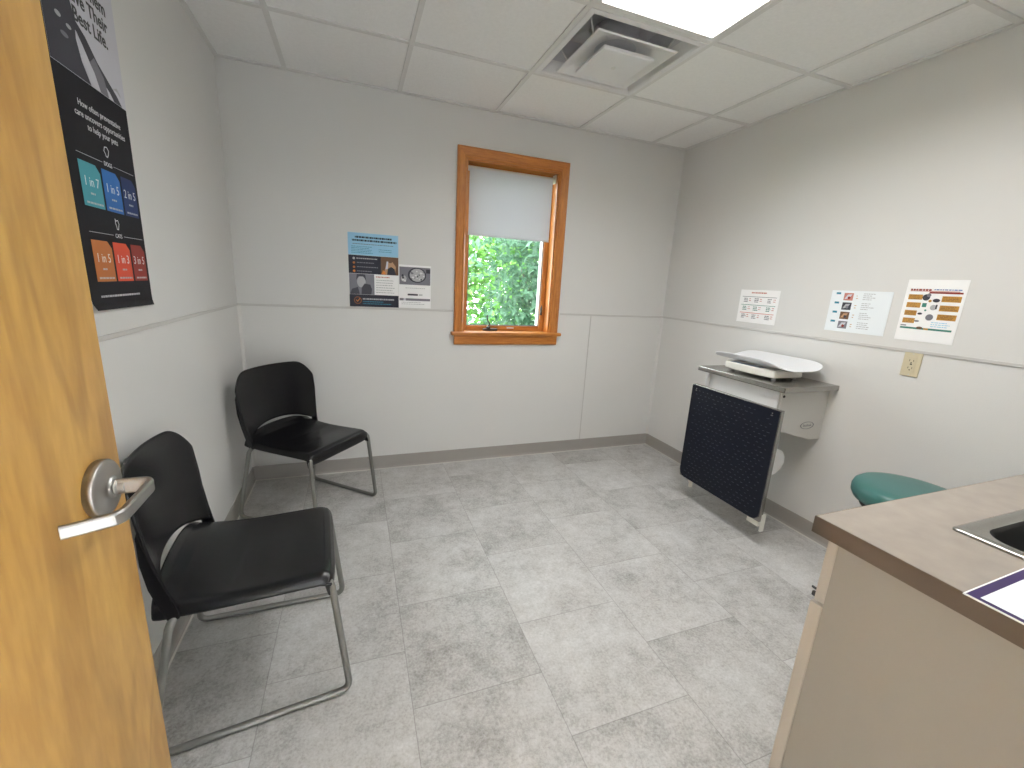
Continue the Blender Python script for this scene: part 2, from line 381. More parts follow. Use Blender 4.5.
mb = MB(); mb.prism([(.972, 0, .895), (.972, -.014, .895), (.972, -.019, .905), (.972, -.019, .950), (.972, -.024, .963), (.972, 0, .963)], (.798, 0, 0), M_OAKH); child(mb, 'apron', win)
# sash
sy0, sy1 = .085, .125
sx0, sx1, sz0, sz1 = WX0+.010, WX1-.010, .987, WZ1-.010
mb = MB()
st = .036
mb.box(sx0, sx0+st, sy0, sy1, sz0, sz1, M_OAK); mb.box(sx1-st, sx1, sy0, sy1, sz0, sz1, M_OAK)
mb.box(sx0+st, sx1-st, sy0+.001, sy1, sz0, sz0+st, M_OAKH); mb.box(sx0+st, sx1-st, sy0+.001, sy1, sz1-st-.01, sz1, M_OAKH)
sash = child(mb, 'sash', win, bevel=.003)
mb = MB(); k = .006
gx0, gx1, gz0, gz1 = sx0+st, sx1-st, sz0+st, sz1-st-.01
for b in ((gx0, gx0+k, gz0, gz1), (gx1-k, gx1, gz0, gz1), (gx0, gx1, gz0, gz0+k), (gx0, gx1, gz1-k, gz1)):
    mb.box(b[0], b[1], .094, .100, b[2], b[3], M_GREYTXT)
child(mb, 'glazing_gasket', sash)
mb = MB(); mb.box(gx0, gx1, .104, .108, gz0, gz1, M_GLASS); child(mb, 'glass', sash)
mb = MB(); mb.box(WX0, WX0+.018, JD, .20, WZ0, WZ1, M_VINYLW); mb.box(WX1-.030, WX1, JD, .20, WZ0, WZ1, M_VINYLW); mb.box(WX0, WX1, JD, .2, WZ0-.02, WZ0+.012, M_VINYLW); mb.box(WX0, WX1, JD, .2, WZ1-.02, WZ1, M_VINYLW)
child(mb, 'exterior_frame', win)
# crank operator
mb = MB(); mb.box(1.205, 1.315, .055, .085, .987, 1.004, M_STEELD); mb.lathe([(.016, 0), (.016, .014), (.009, .020)], M_STEELD, (1.245, .062, 1.002), seg=16)
ck = child(mb, 'crank_operator', win, bevel=.004)
mb = MB(); mb.tube(rounded([(1.245, .060, 1.018), (1.252, .054, 1.040), (1.236, .052, 1.062), (1.228, .052, 1.085), (1.232, .050, 1.102)], .02), [.0055]*30 if False else .0052, M_STEELD, 10)
child(mb, 'crank_arm', ck, smooth='all')
mb = MB(); mb.box(1.395, 1.45, .078, .0845, 1.004, 1.012, M_WHITE); child(mb, 'label_tab', win)
mb = MB(); mb.tube([(1.664, .078, 1.135), (1.662, .062, 1.145), (1.660, .058, 1.185)], .0045, M_STEELD, 8); mb.box(1.660, 1.676, .076, .086, 1.11, 1.17, M_STEELD)
child(mb, 'sash_lock', win, bevel=.002)

# roller shade
sh = tag(empty('roller_shade', (1.37, .045, 2.07)), 'light grey roller shade pulled a third of the way down the window', 'blind')
mb = MB(); mb.tube([(1.052, .052, 2.068), (1.688, .052, 2.068)], .0165, M_SHADEW, 20); child(mb, 'tube', sh, smooth=True)
mb = MB(); mb.grid(lambda u, v: (1.064+.606*u, .035 if v > .02 else .037, 1.648+(2.068-1.648)*v), 1, 20, M_SHADE); child(mb, 'fabric', sh, solid=.0012)
mb = MB(); mb.box(1.063, 1.671, .031, .039, 1.643, 1.652, M_SHADE); child(mb, 'hem_bar', sh, bevel=.002)
for bx_ in (1.046, 1.688):
    mb = MB(); mb.box(bx_, bx_+.006, .03, .075, 2.045, 2.10, M_WHITE); child(mb, 'bracket', sh)

# ------------------------------------------------------------------ outdoors
M_GRASS = flat('lawn', (.09, .20, .04), .9, var=.4, scale=20)
mb = MB(); mb.box(-6, 10, .2, 14, -.45, -.4, M_GRASS); struct(mb.build('ground'))
def plant(name, label, base, vol, n, size, m, seed, leafw=.5, mstem=None, density=None):
    rnd = random.Random(seed); root = tag(empty(name, base), label, 'shrub' if 'shrub' in name else 'tree')
    mb = MB(); cx, cy, cz = vol[0]; rx, ry, rz = vol[1]
    clumps = [(cx+rnd.gauss(0, .45)*rx, cy+rnd.gauss(0, .4)*ry, cz+rnd.uniform(-1, 1)*rz) for _ in range(90)]
    for i in range(n):
        c = rnd.choice(clumps); r = .17*size/.07
        p = Vector((c[0]+rnd.gauss(0, r), c[1]+rnd.gauss(0, r), c[2]+rnd.gauss(0, r)))
        d = Vector((rnd.gauss(0, 1), rnd.gauss(0, 1), rnd.gauss(-.35, .6))).normalized()
        s_ = d.cross(Vector((rnd.gauss(0, .4), rnd.gauss(0, .4), 1))).normalized(); up = s_.cross(d)
        L_ = size*rnd.uniform(.6, 1.3); w_ = L_*leafw*.5
        a = p; b = p+d*L_*.45+s_*w_+up*w_*.25; c2 = p+d*L_; e = p+d*L_*.45-s_*w_+up*w_*.25; mid = p+d*L_*.5
        mb.add([a, b, c2, e, mid], [(0, 1, 4), (1, 2, 4), (2, 3, 4), (3, 0, 4)], m)
    child(mb, 'foliage', root, fix=False)
    mb = MB()
    for i in range(8):
        c = clumps[i]; b = Vector(base)+Vector((rnd.uniform(-.15, .15), rnd.uniform(-.15, .15), 0)); e = Vector(c)
        mid = b.lerp(e, .5)+Vector((rnd.gauss(0, .1), rnd.gauss(0, .1), .15))
        mb.tube(rounded([b, mid, e], .5), [.012*(1-.06*k) for k in range(9)], mstem, 6)
    child(mb, 'branches', root, smooth='all'); return root
M_BARK = flat('bark', (.16, .13, .10), .9)
M_LF1 = leafmat('broadleaf_dark', (.035, .12, .06), (.21, .36, .25))
M_LF2 = leafmat('maple_bright', (.13, .36, .05), (.38, .66, .20))
plant('garden_shrub', 'dark broad-leaved evergreen shrub close outside the window', (2.35, 1.5, -.4), ((2.42, 1.5, 1.15), (.62, .35, 1.3)), 9000, .115, M_LF1, 3, .42, M_BARK)
plant('garden_tree', 'bright yellow-green leafy tree behind the dark shrub outside the window', (2.3, 4.9, -.4), ((2.0, 4.9, 1.6), (3.0, .5, 2.2)), 48000, .115, M_LF2, 5, .75, M_BARK)

# ------------------------------------------------------------------ door (open against the left side)
DX = -.056; DY = -2.107; DH = -3.021
door = struct(empty('door_1', (DX-.0225, DH, 0)), 'pale maple veneer door standing open at the left with a satin nickel lever')
mb = MB(); mb.box(DX-.045, DX, DH, DY, .01, 2.035, M_DOOR); slab = child(mb, 'door_leaf', door, bevel=.0015)
hy, hz = -2.177, .998
hd = empty('door_handle', (DX, hy, hz)); hd.parent = door; hd.location = Vector((DX, hy, hz))-world(door)
mb = MB(); mb.lathe([(.0435, 0), (.0435, .010), (.0415, .0125), (.036, .0145), (.018, .0165), (.0165, .021), (.013, .0225)], M_NICKEL, (DX, hy, hz), 'x', 56)
child(mb, 'rosette', hd, smooth=True)
mb = MB()
# lever: a flat bar swept in plan, stem -> grip -> return
path = rounded([(DX+.020, hy), (DX+.068, hy+.001), (DX+.0695, hy-.104), (DX+.017, hy-.129)], .013, 8)
hh = .0118; tt = .0046
def sect(path2):
    rings = []; n = len(path2)
    for i, q in enumerate(path2):
        a = Vector(path2[max(i-1, 0)]); b = Vector(path2[min(i+1, n-1)]); t = (b-a).normalized(); nn = Vector((-t.y, t.x))
        L_ = i/(n-1); h_ = hh*(1-.24*L_)
        rings.append([(q.x+nn.x*tt*s1, q.y+nn.y*tt*s1, hz+h_*s2) for s1, s2 in ((1, -.7), (1, .7), (.6, 1), (-.6, 1), (-1, .7), (-1, -.7), (-.6, -1), (.6, -1))])
    return rings
R_ = sect(path); n = len(R_)
vs = [v for r in R_ for v in r]; fs = [(i*8+k, i*8+(k+1) % 8, (i+1)*8+(k+1) % 8, (i+1)*8+k) for i in range(n-1) for k in range(8)]+[tuple(range(8))[::-1], tuple(range((n-1)*8, n*8))]
mb.add(vs, fs, M_NICKEL); mb.lathe([(.0115, .012), (.0115, .024), (.009, .026), (.009, .034)], M_NICKEL, (DX, hy, hz), 'x', 24)
child(mb, 'lever', hd, bevel=.0008)
mb = MB(); mb.box(DX-.036, DX-.009, DY-.0005, DY+.0015, hz-.028, hz+.028, M_NICKEL); child(mb, 'latch_plate', hd)

# ------------------------------------------------------------------ chairs
def make_chair(x, y, a, label):
    root = tag(empty('stacking_chair', (x, y, 0), a), label, 'chair', 'black chairs along the left side')
    sw = .229
    # seat shell: v 0 = front lip bottom, 1 = rear edge
    prof = [(.203, .385, 0), (.211, .396, 0), (.212, .419, 0), (.203, .435, 0), (.183, .443, 0), (.12, .440, -.003), (.03, .434, -.008), (-.06, .432, -.008), (-.125, .441, .0), (-.185, .458, .0), (-.222, .480, .0), (-.240, .498, 0)]
    rear_side = [(.203, .385), (.211, .396), (.212, .418), (.203, .433), (.183, .440), (.12, .440), (.03, .439), (-.06, .438), (-.12, .438), (-.18, .440), (-.215, .440), (-.236, .445)]
    def seat(u, v):
        s = u*2-1; k = v*(len(prof)-1); i = min(int(k), len(prof)-2); f = k-i
        px = prof[i][0]*(1-f)+prof[i+1][0]*f; pz = prof[i][1]*(1-f)+prof[i+1][1]*f+(prof[i][2]*(1-f)+prof[i+1][2]*f)
        qx = rear_side[i][0]*(1-f)+rear_side[i+1][0]*f; qz = rear_side[i][1]*(1-f)+rear_side[i+1][1]*f
        w = abs(s)**2.6; cornr = 0
        X = px*(1-w)+qx*w; Z = pz*(1-w)+qz*w
        if abs(s) > .93: e = (abs(s)-.93)/.07; Z -= .028*e*e*(1 if v > .25 else .3)
        fw = max(0, (X-.17)/.062); Y = s*sw*(1-.035*fw*fw)
        X -= .012*abs(s)**6 if v < .4 else 0
        return (X, Y, Z)
    mb = MB(); mb.grid(seat, 28, 44, M_BLK); mb.build('seat', root, solid=.009, subd=1)
    # back shell
    def back_(u, v):
        s = u*2-1; c = abs(s)
        lo = .508-.060*c**2.2; top = .818-.010*c*c
        if c > .6: top -= .085*((c-.6)/.4)**2.5
        Z = lo+(top-lo)*v
        hw = .229+.030*min(1, max(0, (Z-.45)/.18))
        cen = -.252-.036*((Z-.5)/.3)
        bow = .056*c**2.2
        X = cen+bow-.012*c*c*(max(0, 1-(Z-.44)/.12) if Z < .56 else 0)
        if Z < .56: X += .010*c**4*(.56-Z)/.12*2
        return (X, s*hw, Z)
    mb = MB(); mb.grid(back_, 30, 26, M_BLK); mb.build('backrest', root, solid=.010, subd=1)
    # side flanges that carry the back down to the seat corners
    for s in (-1, 1):
        mb = MB()
        pr = [(-.175, .408, .010), (-.175, .430, .010), (-.181, .46, .010), (-.190, .50, .009), (-.203, .57, .008), (-.218, .66, .006), (-.224, .70, .003), (-.230, .68, .005), (-.232, .60, .009), (-.228, .52, .012), (-.214, .45, .012), (-.202, .408, .012)]
        def hw(z): return .229+.030*min(1, max(0, (z-.45)/.18))
        n_ = len(pr); vs = [(x_, s*(hw(z_)+.0015), z_) for x_, z_, t_ in pr]+[(x_, s*(hw(z_)-t_), z_) for x_, z_, t_ in pr]
        mb.add(vs, [tuple(range(n_)), tuple(range(n_, 2*n_))[::-1]]+[(i, (i+1) % n_, n_+(i+1) % n_, n_+i) for i in range(n_)], M_BLK)
        mb.build('back_support', root, bevel=.004, smooth=True)
        mb = MB(); r = .0108
        mb.tube(rounded([(.188, s*.205, .425), (.203, s*.222, .405), (.243, s*.236, r), (-.272, s*.262, r), (-.198, s*.232, .40), (-.17, s*.205, .428)], .038, 7), r, M_TUBE, 14)
        mb.build('sled_leg', root, smooth='all')
        mb = MB(); mb.prism([(.214, s*.219-.011, .372), (.214, s*.219+.011, .372), (.192, s*.219+.011, .372), (.192, s*.219-.011, .372)], (-.010, 0, .045), M_BLK)
        mb.build('leg_socket', root, bevel=.005)
    for xx in (.188, -.17):
        mb = MB(); mb.tube([(xx, -.205, .4255), (xx, .205, .4255)], .0095, M_TUBE, 10); mb.build('cross_bar', root, smooth='all')
    return root
make_chair(.011, -1.505, .067, 'black plastic chair with grey sled legs nearest the open door')
make_chair(.073, -.452, -.69, 'black plastic chair with grey sled legs angled in the far left corner')

# ------------------------------------------------------------------ fold-down table on the right wall
tb = tag(empty('folding_exam_table', (2.55, -1.2, .6)), 'wall-mounted steel exam table with black mat leaf folded down', 'table')
SX0, SY0, SY1, SZ = 2.343, -1.480, -.890, .897
mb = MB(); mb.box(SX0, XR-.001, SY0, SY1, SZ-.028, SZ, M_STEEL); top = child(mb, 'table_top', tb, bevel=.003)
BX, BY0, BY1 = 2.385, -1.438, -.955
mb = MB(); mb.prism([(XR-.001, BY0, .869), (BX, BY0, .869), (BX, BY0, .655), (2.667, BY0, .580), (XR-.001, BY0, .577)], (0, BY1-BY0, 0), M_BOX)
bx = child(mb, 'housing', tb, bevel=.004)
mb = MB(); mb.box(BX-.006, BX, BY0+.012, BY1-.01, .70, .868, M_WHITE); child(mb, 'front_plate', tb, bevel=.002)
# emblem on the housing: oval ring with a line of script strokes
mb = MB(); cx_, cz_ = 2.625, .668
for k in range(28):
    a0, a1 = 2*pi*k/28, 2*pi*(k+1)/28; q = lambda a, r_: (cx_+.052*r_*cos(a), BY0-.0005, cz_+.021*r_*sin(a))
    mb.prism([q(a0, 1), q(a1, 1), q(a1, .9), q(a0, .9)], (0, -.001, 0), M_GREYTXT)
for k in range(7):
    x_ = cx_-.03+k*.0095; mb.box(x_, x_+.0025, BY0-.0012, BY0-.0004, cz_-.005, cz_+.004+.004*(k % 3 == 0), M_GREYTXT); mb.box(x_, x_+.008, BY0-.0012, BY0-.0004, cz_-.005, cz_-.003, M_GREYTXT)
child(mb, 'emblem', bx)
mb = MB(); mb.lathe([(.007, 0), (.007, -.003), (.004, -.005)], M_DARK, (2.402, BY0, .84), 'y', 14); child(mb, 'screw', bx)
# hinge bracket at left under the top
mb = MB(); mb.prism([(2.352, -.945, .869), (2.352, -.970, .869), (2.352, -.958, .78)], (.03, 0, 0), M_WHITE); child(mb, 'hinge_bracket', tb, bevel=.002)
# folded leaf
PX, PY0, PY1, PZ0, PZ1 = 2.335, -1.484, -.880, .150, .778
mb = MB(); mb.box(PX+.004, PX+.030, PY0-.003, PY1+.003, PZ0, PZ1, M_STEEL); child(mb, 'leaf', tb, bevel=.003)
mb = MB(); rr = .048; pts = []
for (cy_, cz2, a0, r_) in ((PY0+.01, PZ1-.012, 90, .010), (PY0+rr, PZ0+rr+.004, 180, rr), (PY1-rr, PZ0+rr+.004, 270, rr), (PY1-.01, PZ1-.012, 0, .010)):
    for k in range(9):
        a = radians(a0+90*k/8); pts.append((PX-.003, cy_+r_*cos(a), cz2+r_*sin(a)))
mb.prism(pts, (.008, 0, 0), M_MAT); rnd = random.Random(4)
for j in range(25):
    z_ = PZ1-.035-j*.0237
    for i in range(17):
        y_ = PY0+.030+i*.0335+(.0165 if j % 2 else 0)
        if y_ > PY1-.05: continue
        if rnd.random() < .16: continue
        mb.box(PX-.0046, PX-.0028, y_+rnd.uniform(0, .006), y_+rnd.uniform(.010, .0185), z_, z_+.0028, M_DASH)
mat_o = child(mb, 'mat', tb)
for y_ in (PY0+.035, PY1-.04):
    mb = MB(); mb.lathe([(.004, .0005), (.004, -.0035), (.002, -.0045)], M_STEEL, (PX-.003, y_, PZ1-.022), 'x', 12)
    mb.box(PX-.0052, PX-.003, y_-.003, y_+.009, PZ1-.036, PZ1-.031, M_STEEL); child(mb, 'rivet', mat_o)
# feet brackets below the leaf and support arm behind it
for (a, b) in ((PY0-.006, PY0+.004), (PY1-.075, PY1-.065)):
    mb = MB(); mb.prism([(PX+.020, a, .19), (PX+.052, a, .19), (PX+.052, a, .088), (PX+.026, a, .088), (PX+.026, a, .120), (PX+.020, a, .125)], (0, b-a, 0), M_CREAM); child(mb, 'leaf_bracket', tb, bevel=.002)
mb = MB(); mb.box(PX+.010, PX+.030, PY0+.004, PY0+.075, .118, .150, M_CREAM); child(mb, 'latch_bar', tb, bevel=.003)
mb = MB(); pts = [(2.445+.105*cos(a), -1.41, .455+.085*sin(a)) for a in [radians(t) for t in (-90, -60, -32, -8, 18, 45, 90)]]
mb.prism(pts+[(2.366, -1.41, .54), (2.366, -1.41, .37)], (0, .02, 0), M_WHITE); child(mb, 'support_arm', tb, bevel=.003)

# ------------------------------------------------------------------ baby scale standing on the table
sc = tag(empty('pet_scale', (2.55, -1.18, SZ)), 'white pet scale with curved tray standing on the steel table', 'scale')
mb = MB()
fr_ = [(2.440+.022*(1-((t-.5)*2)**2)*-1, -1.335+.335*t) for t in [k/10 for k in range(11)]]
mb.prism([(x_, y_, SZ+.013) for x_, y_ in fr_]+[(2.655, -1.0, SZ+.013), (2.655, -1.335, SZ+.013)], (0, 0, .042), M_CREAM); bs = child(mb, 'scale_base', sc, bevel=.008, smooth=True, bseg=3)
mb = MB(); mb.prism([(2.432, -1.25, SZ+.0545), (2.432, -1.04, SZ+.0545), (2.475, -1.04, SZ+.0545), (2.485, -1.25, SZ+.0545)], (0, 0, .001), M_LED); child(mb, 'display', bs)
for (x_, y_) in ((2.475, -1.03), (2.475, -1.305), (2.63, -1.03), (2.63, -1.305)):
    mb = MB(); mb.lathe([(.012, 0), (.012, .012), (.010, .0145)], M_GREYLT, (x_, y_, SZ), seg=16); child(mb, 'foot', sc)
mb = MB(); mb.box(2.50, 2.60, -1.25, -1.09, SZ+.054, SZ+.062, M_CREAM); child(mb, 'tray_mount', sc)
def tray(u, v):
    s = u*2-1; t = v*2-1; e = 5.0
    k = 1/max(1e-6, (abs(s)**e+abs(t)**e)**(1/e))*max(abs(s), abs(t)) if (s or t) else 1
    s, t = s*k, t*k
    x_ = 2.560+.155*s; y_ = -1.165+.270*t
    z_ = .962+.006*abs(t)**3+(.045*abs(s)**2.4 if s > 0 else .044*abs(s)**4*(1 if t > -.2 else 1-min(1, (-t-.2)*1.25)**2))
    return (x_, y_, z_)
mb = MB(); mb.grid(tray, 24, 30, M_PLAS); child(mb, 'tray', sc, solid=.008, subd=1)

# ------------------------------------------------------------------ counter, cabinet, sink, sheet
CX, CY, CZ = 1.207, -2.420, .900
cab = tag(empty('base_cabinet', (2.0, -2.73, 0)), 'cream base cabinet under the laminate counter at the right', 'cabinet')
mb = MB(); mb.box(1.232, 1.250, YF+.002, -2.462, .0, .862, M_CAB); mb.box(XR-.02, XR-.002, YF+.002, -2.462, .0, .862, M_CAB); mb.box(1.250, XR-.02, YF+.002, -2.462, .09, .11, M_CAB); mb.box(1.250, XR-.02, YF+.002, YF+.012, .11, .862, M_CAB); mb.box(1.250, XR-.02, -2.480, -2.462, .11, .70, M_CAB); child(mb, 'carcass', cab)
for i in range(3):
    x0 = 1.234+i*.505; x1 = min(x0+.5, XR-.006)
    mb = MB(); mb.box(x0, x1, -2.4605, -2.440, .708, .858, M_CABE); d_ = child(mb, 'drawer_front', cab, bevel=.002)
    mb = MB(); c_ = (x0+x1)/2; mb.tube(rounded([(c_-.05, -2.440, .78), (c_-.05, -2.412, .78), (c_+.05, -2.412, .78), (c_+.05, -2.440, .78)], .012), .0045, M_NICKEL, 8); child(mb, 'handle', d_, smooth='all')
    mb = MB(); mb.box(x0, x1, -2.4605, -2.434, .10, .700, M_CABE); d_ = child(mb, 'door', cab, bevel=.002)
    mb = MB(); mb.tube(rounded([(x1-.04, -2.440, .55), (x1-.04, -2.412, .55), (x1-.04, -2.412, .65), (x1-.04, -2.440, .65)], .012), .0045, M_NICKEL, 8); child(mb, 'handle', d_, smooth='all')
mb = MB(); mb.box(1.2345, 1.241, -2.440, -2.433, .712, .722, M_DARK); mb.box(1.2345, 1.238, -2.440, -2.430, .728, .733, M_DARK); child(mb, 'bumper', cab, bevel=.001)
# sink opening in the worktop
KX0, KX1, KY0, KY1 = 1.436, 1.98, -2.99, -2.534
cx0, cx1, cy0, cy1 = KX0+.02, KX1-.02, KY0+.02, KY1-.02
wt = tag(empty('countertop', (CX, CY, CZ)), 'taupe laminate countertop with dark brown edge at the right', 'countertop')
mb = MB()
for b in ((CX+.002, cx0, YF+.001, CY-.002), (cx1, XR-.001, YF+.001, CY-.002), (cx0, cx1, cy1, CY-.002), (cx0, cx1, YF+.001, cy0)):
    mb.box(b[0], b[1], b[2], b[3], .864, CZ, M_LAM)
child(mb, 'laminate_top', wt)
mb = MB(); mb.box(CX, CX+.002, YF+.001, CY, .8635, CZ-.0005, M_LAMD); mb.box(CX, XR-.001, CY-.002, CY, .8635, CZ-.0005, M_LAMD); child(mb, 'edge_band', wt)
sk = tag(empty('sink', (1.7, -2.76, CZ)), 'stainless steel drop-in sink set into the laminate counter', 'sink')
def rrect(x0, x1, y0, y1, r, z, n=7):
    out = []
    for (cx_, cy_, a0) in ((x1-r, y1-r, 0), (x0+r, y1-r, 90), (x0+r, y0+r, 180), (x1-r, y0+r, 270)):
        for k in range(n): a = radians(a0+90*k/(n-1)); out.append((cx_+r*cos(a), cy_+r*sin(a), z))
    return out
rings = [rrect(KX0, KX1, KY0, KY1, .012, CZ), rrect(KX0, KX1, KY0, KY1, .012, CZ+.003), rrect(KX0+.005, KX1-.005, KY0+.005, KY1-.005, .012, CZ+.006),
         rrect(KX0+.014, KX1-.014, KY0+.014, KY1-.014, .014, CZ+.0055), rrect(KX0+.018, KX1-.018, KY0+.018, KY1-.018, .02, CZ+.0025), rrect(KX0+.036, KX1-.036, KY0+.06, KY1-.028, .05, CZ+.0015),
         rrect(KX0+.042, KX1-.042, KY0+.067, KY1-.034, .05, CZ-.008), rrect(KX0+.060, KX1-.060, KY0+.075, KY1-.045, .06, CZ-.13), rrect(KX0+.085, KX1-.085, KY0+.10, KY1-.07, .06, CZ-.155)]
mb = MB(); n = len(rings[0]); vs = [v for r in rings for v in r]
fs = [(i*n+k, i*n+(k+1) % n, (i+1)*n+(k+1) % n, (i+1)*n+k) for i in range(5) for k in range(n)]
mb.add(vs, fs, M_STEEL); mb.add(vs, [(i*n+k, i*n+(k+1) % n, (i+1)*n+(k+1) % n, (i+1)*n+k) for i in range(5, 8) for k in range(n)]+[tuple(range(8*n, 9*n))], M_STEELD)  # bowl faces use the darker steel, reflection painted in
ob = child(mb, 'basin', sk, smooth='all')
mb = MB(); mb.lathe([(.042, 0), (.042, .003), (.034, .003), (.030, .0005), (0.006, .0005)], M_CHROME, ((KX0+KX1)/2, (KY0+KY1)/2, CZ-.1545), seg=28); child(mb, 'drain', sk)
sheet = tag(empty('laminated_sheet', (1.3, -2.75, CZ)), 'white laminated sheet with purple border on the counter corner edge', 'sheet')
a_ = radians(1.5)
def sh_(u, v, z): return (1.200+u*cos(a_)+v*sin(a_), -2.657+u*sin(a_)-v*cos(a_), z)
mb = MB(); mb.prism([sh_(0, 0, CZ+.0005), sh_(.279, 0, CZ+.0005), sh_(.279, .216, CZ+.0005), sh_(0, .216, CZ+.0005)], (0, 0, .002), M_PAPER); child(mb, 'backing_sheet', sheet)
mb = MB(); mb.prism([sh_(.0025, .0025, CZ+.0025), sh_(.2765, .0025, CZ+.0025), sh_(.2765, .2135, CZ+.0025), sh_(.0025, .2135, CZ+.0025)], (0, 0, .0004), M_PURP); child(mb, 'purple_border', sheet)
mb = MB(); mb.prism([sh_(.011, .016, CZ+.0029), sh_(.262, .016, CZ+.0029), sh_(.262, .200, CZ+.0029), sh_(.011, .200, CZ+.0029)], (0, 0, .0003), M_PAPERB); child(mb, 'white_panel', sheet)

# ------------------------------------------------------------------ stool
so = tag(empty('round_stool', (2.38, -2.055, 0)), 'teal vinyl round stool behind the counter by the right wall', 'stool')
mb = MB(); prof = [(.02, .535), (.165, .535), (.178, .542), (.187, .560), (.188, .582), (.182, .600), (.168, .612), (.13, .619), (.05, .622), (.005, .6225)]
mb.lathe([(r, z) for r, z in prof], M_TEAL, (2.38, -2.055, .010), seg=64); child(mb, 'seat', so, smooth='all')
mb = MB(); mb.lathe([(.15, .520), (.15, .536)], M_STEELD, (2.38, -2.055, 0), seg=40); child(mb, 'seat_plate', so)
mb = MB(); mb.lathe([(.014, .25), (.014, .52)], M_CHROME, (2.38, -2.055, 0), seg=20); mb.lathe([(.026, .08), (.026, .30)], M_DARK, (2.38, -2.055, 0), seg=20); child(mb, 'post', so)
for k in range(5):
    a = 2*pi*k/5+.0; c, s = cos(a), sin(a); X, Y = 2.38, -2.055
    mb = MB(); mb.tube([(X+.02*c, Y+.02*s, .10), (X+.12*c, Y+.12*s, .085), (X+.200*c, Y+.200*s, .068)], [.018, .014, .011], M_CHROME, 10); lg = child(mb, 'leg', so, smooth='all')
    mb = MB(); mb.lathe([(.010, -.011), (.025, -.011), (.025, .011), (.010, .011)], M_DARK, (X+.200*c, Y+.200*s, .0255), 'y', 20)
    mb.lathe([(.006, .04), (.006, .075)], M_CHROME, (X+.200*c, Y+.200*s, 0), seg=10); child(mb, 'caster', lg)

# ------------------------------------------------------------------ ceiling lamp and air diffuser
def lamp(x0, x1, y0, y1, m, label, name='ceiling_light', z=H):
    r = tag(empty(name, ((x0+x1)/2, (y0+y1)/2, z)), label, 'light')
    mb = MB(); f = .018
    for b in ((x0, x1, y0, y0+f), (x0, x1, y1-f, y1), (x0, x0+f, y0+f, y1-f), (x1-f, x1, y0+f, y1-f)): mb.box(b[0], b[1], b[2], b[3], z+.001, z+.03, M_TBAR)
    mb.box(x0, x1, y0, y1, z+.06, z+.065, M_WHITE)
    child(mb, 'frame', r)
    mb = MB(); mb.box(x0+f, x1-f, y0+f, y1-f, z+.006, z+.009, m); child(mb, 'diffuser', r); return r
lamp(2*P+.012, 3*P-.012, L1-3*P+.012, L1-P-.012, M_LENS, 'lit rectangular troffer light set in the suspended ceiling')
la = bpy.data.lights.new('troffer_lamp', 'AREA'); la.shape = 'RECTANGLE'; la.size = .56; la.size_y = 1.15; la.energy = 48; la.spread = radians(158); la.color = (1, 1, 1)
lo_ = bpy.data.objects.new('troffer_lamp', la); COL.objects.link(lo_); lo_.location = (2.5*P, L1-2*P, H+.03)
x0, x1, y0, y1 = 2*P+.012, 3*P-.012, L1-P+.012, L1-.012
vt = tag(empty('air_diffuser', ((x0+x1)/2, (y0+y1)/2, H)), 'white square stepped air diffuser in the ceiling beside the light', 'air vent')
vcx, vcy = (x0+x1)/2, (y0+y1)/2; hw = (x1-x0)/2
def sq(mb, steps, m):     # steps: (halfwidth, z, cornerless)
    vs = []
    for h_, z_ in steps: vs += [(vcx-h_, vcy-h_, z_), (vcx+h_, vcy-h_, z_), (vcx+h_, vcy+h_, z_), (vcx-h_, vcy+h_, z_)]
    mb.add(vs, [(i*4+k, i*4+(k+1) % 4, (i+1)*4+(k+1) % 4, (i+1)*4+k) for i in range(len(steps)-1) for k in range(4)], m)
M_VENT = flat('vent_enamel', (.80, .80, .81), .45, var=.03)
M_DUCT = flat('duct_shade', (.10, .10, .115), .5)  # near-black colour standing in for shade inside the duct
M_VENTIN = flat('vent_inside', (.62, .62, .66), .6, var=.1)
mb = MB(); sq(mb, [(hw, H+.003), (hw, H-.002), (hw-.022, H-.004), (hw-.030, H+.002), (hw-.05, H+.055)], M_VENT); child(mb, 'frame', vt, solid=.0015)
mb = MB(); sq(mb, [(hw-.048, H+.05), (hw-.10, H+.13), (.10, H+.14)], M_VENTIN)
seg = 32; vs = [(vcx+.102*cos(2*pi*k/seg), vcy+.102*sin(2*pi*k/seg), z_) for z_ in (H+.139, H+.145) for k in range(seg)]
mb.add(vs, [(k, (k+1) % seg, seg+(k+1) % seg, seg+k) for k in range(seg)]+[tuple(range(seg, 2*seg))], M_VENTIN)
child(mb, 'plenum', vt, fix=False)
mb = MB(); mb.lathe([(.099, H+.036), (.104, H+.06), (.104, H+.12)], M_VENTIN, (vcx, vcy, 0), seg=40); mb.lathe([(.001, H+.040), (.097, H+.040)], M_DUCT, (vcx, vcy, 0), seg=40); child(mb, 'duct_collar', vt, smooth='all')  # flat dark disc across the collar paints the shaded duct opening
mb = MB(); sq(mb, [(.207, H-.010), (.203, H-.015), (.195, H-.013)], M_VENT)
def sqpt(k, n, h_):
    a = 2*pi*k/n; c, s = cos(a), sin(a); q = max(abs(c), abs(s)); return h_*c/q, h_*s/q
n_ = 48; vs = []
for t_ in (0, .35, .7, 1):
    for k in range(n_):
        x1_, y1_ = sqpt(k+.0, n_, .195); a = 2*pi*k/n_; x2_, y2_ = .098*cos(a), .098*sin(a)
        vs.append((vcx+x1_*(1-t_)+x2_*t_, vcy+y1_*(1-t_)+y2_*t_, H-.013+.050*t_**.8))
mb.add(vs, [(i*n_+k, i*n_+(k+1) % n_, (i+1)*n_+(k+1) % n_, (i+1)*n_+k) for i in range(3) for k in range(n_)], M_VENT); child(mb, 'middle_cone', vt, solid=.0015)
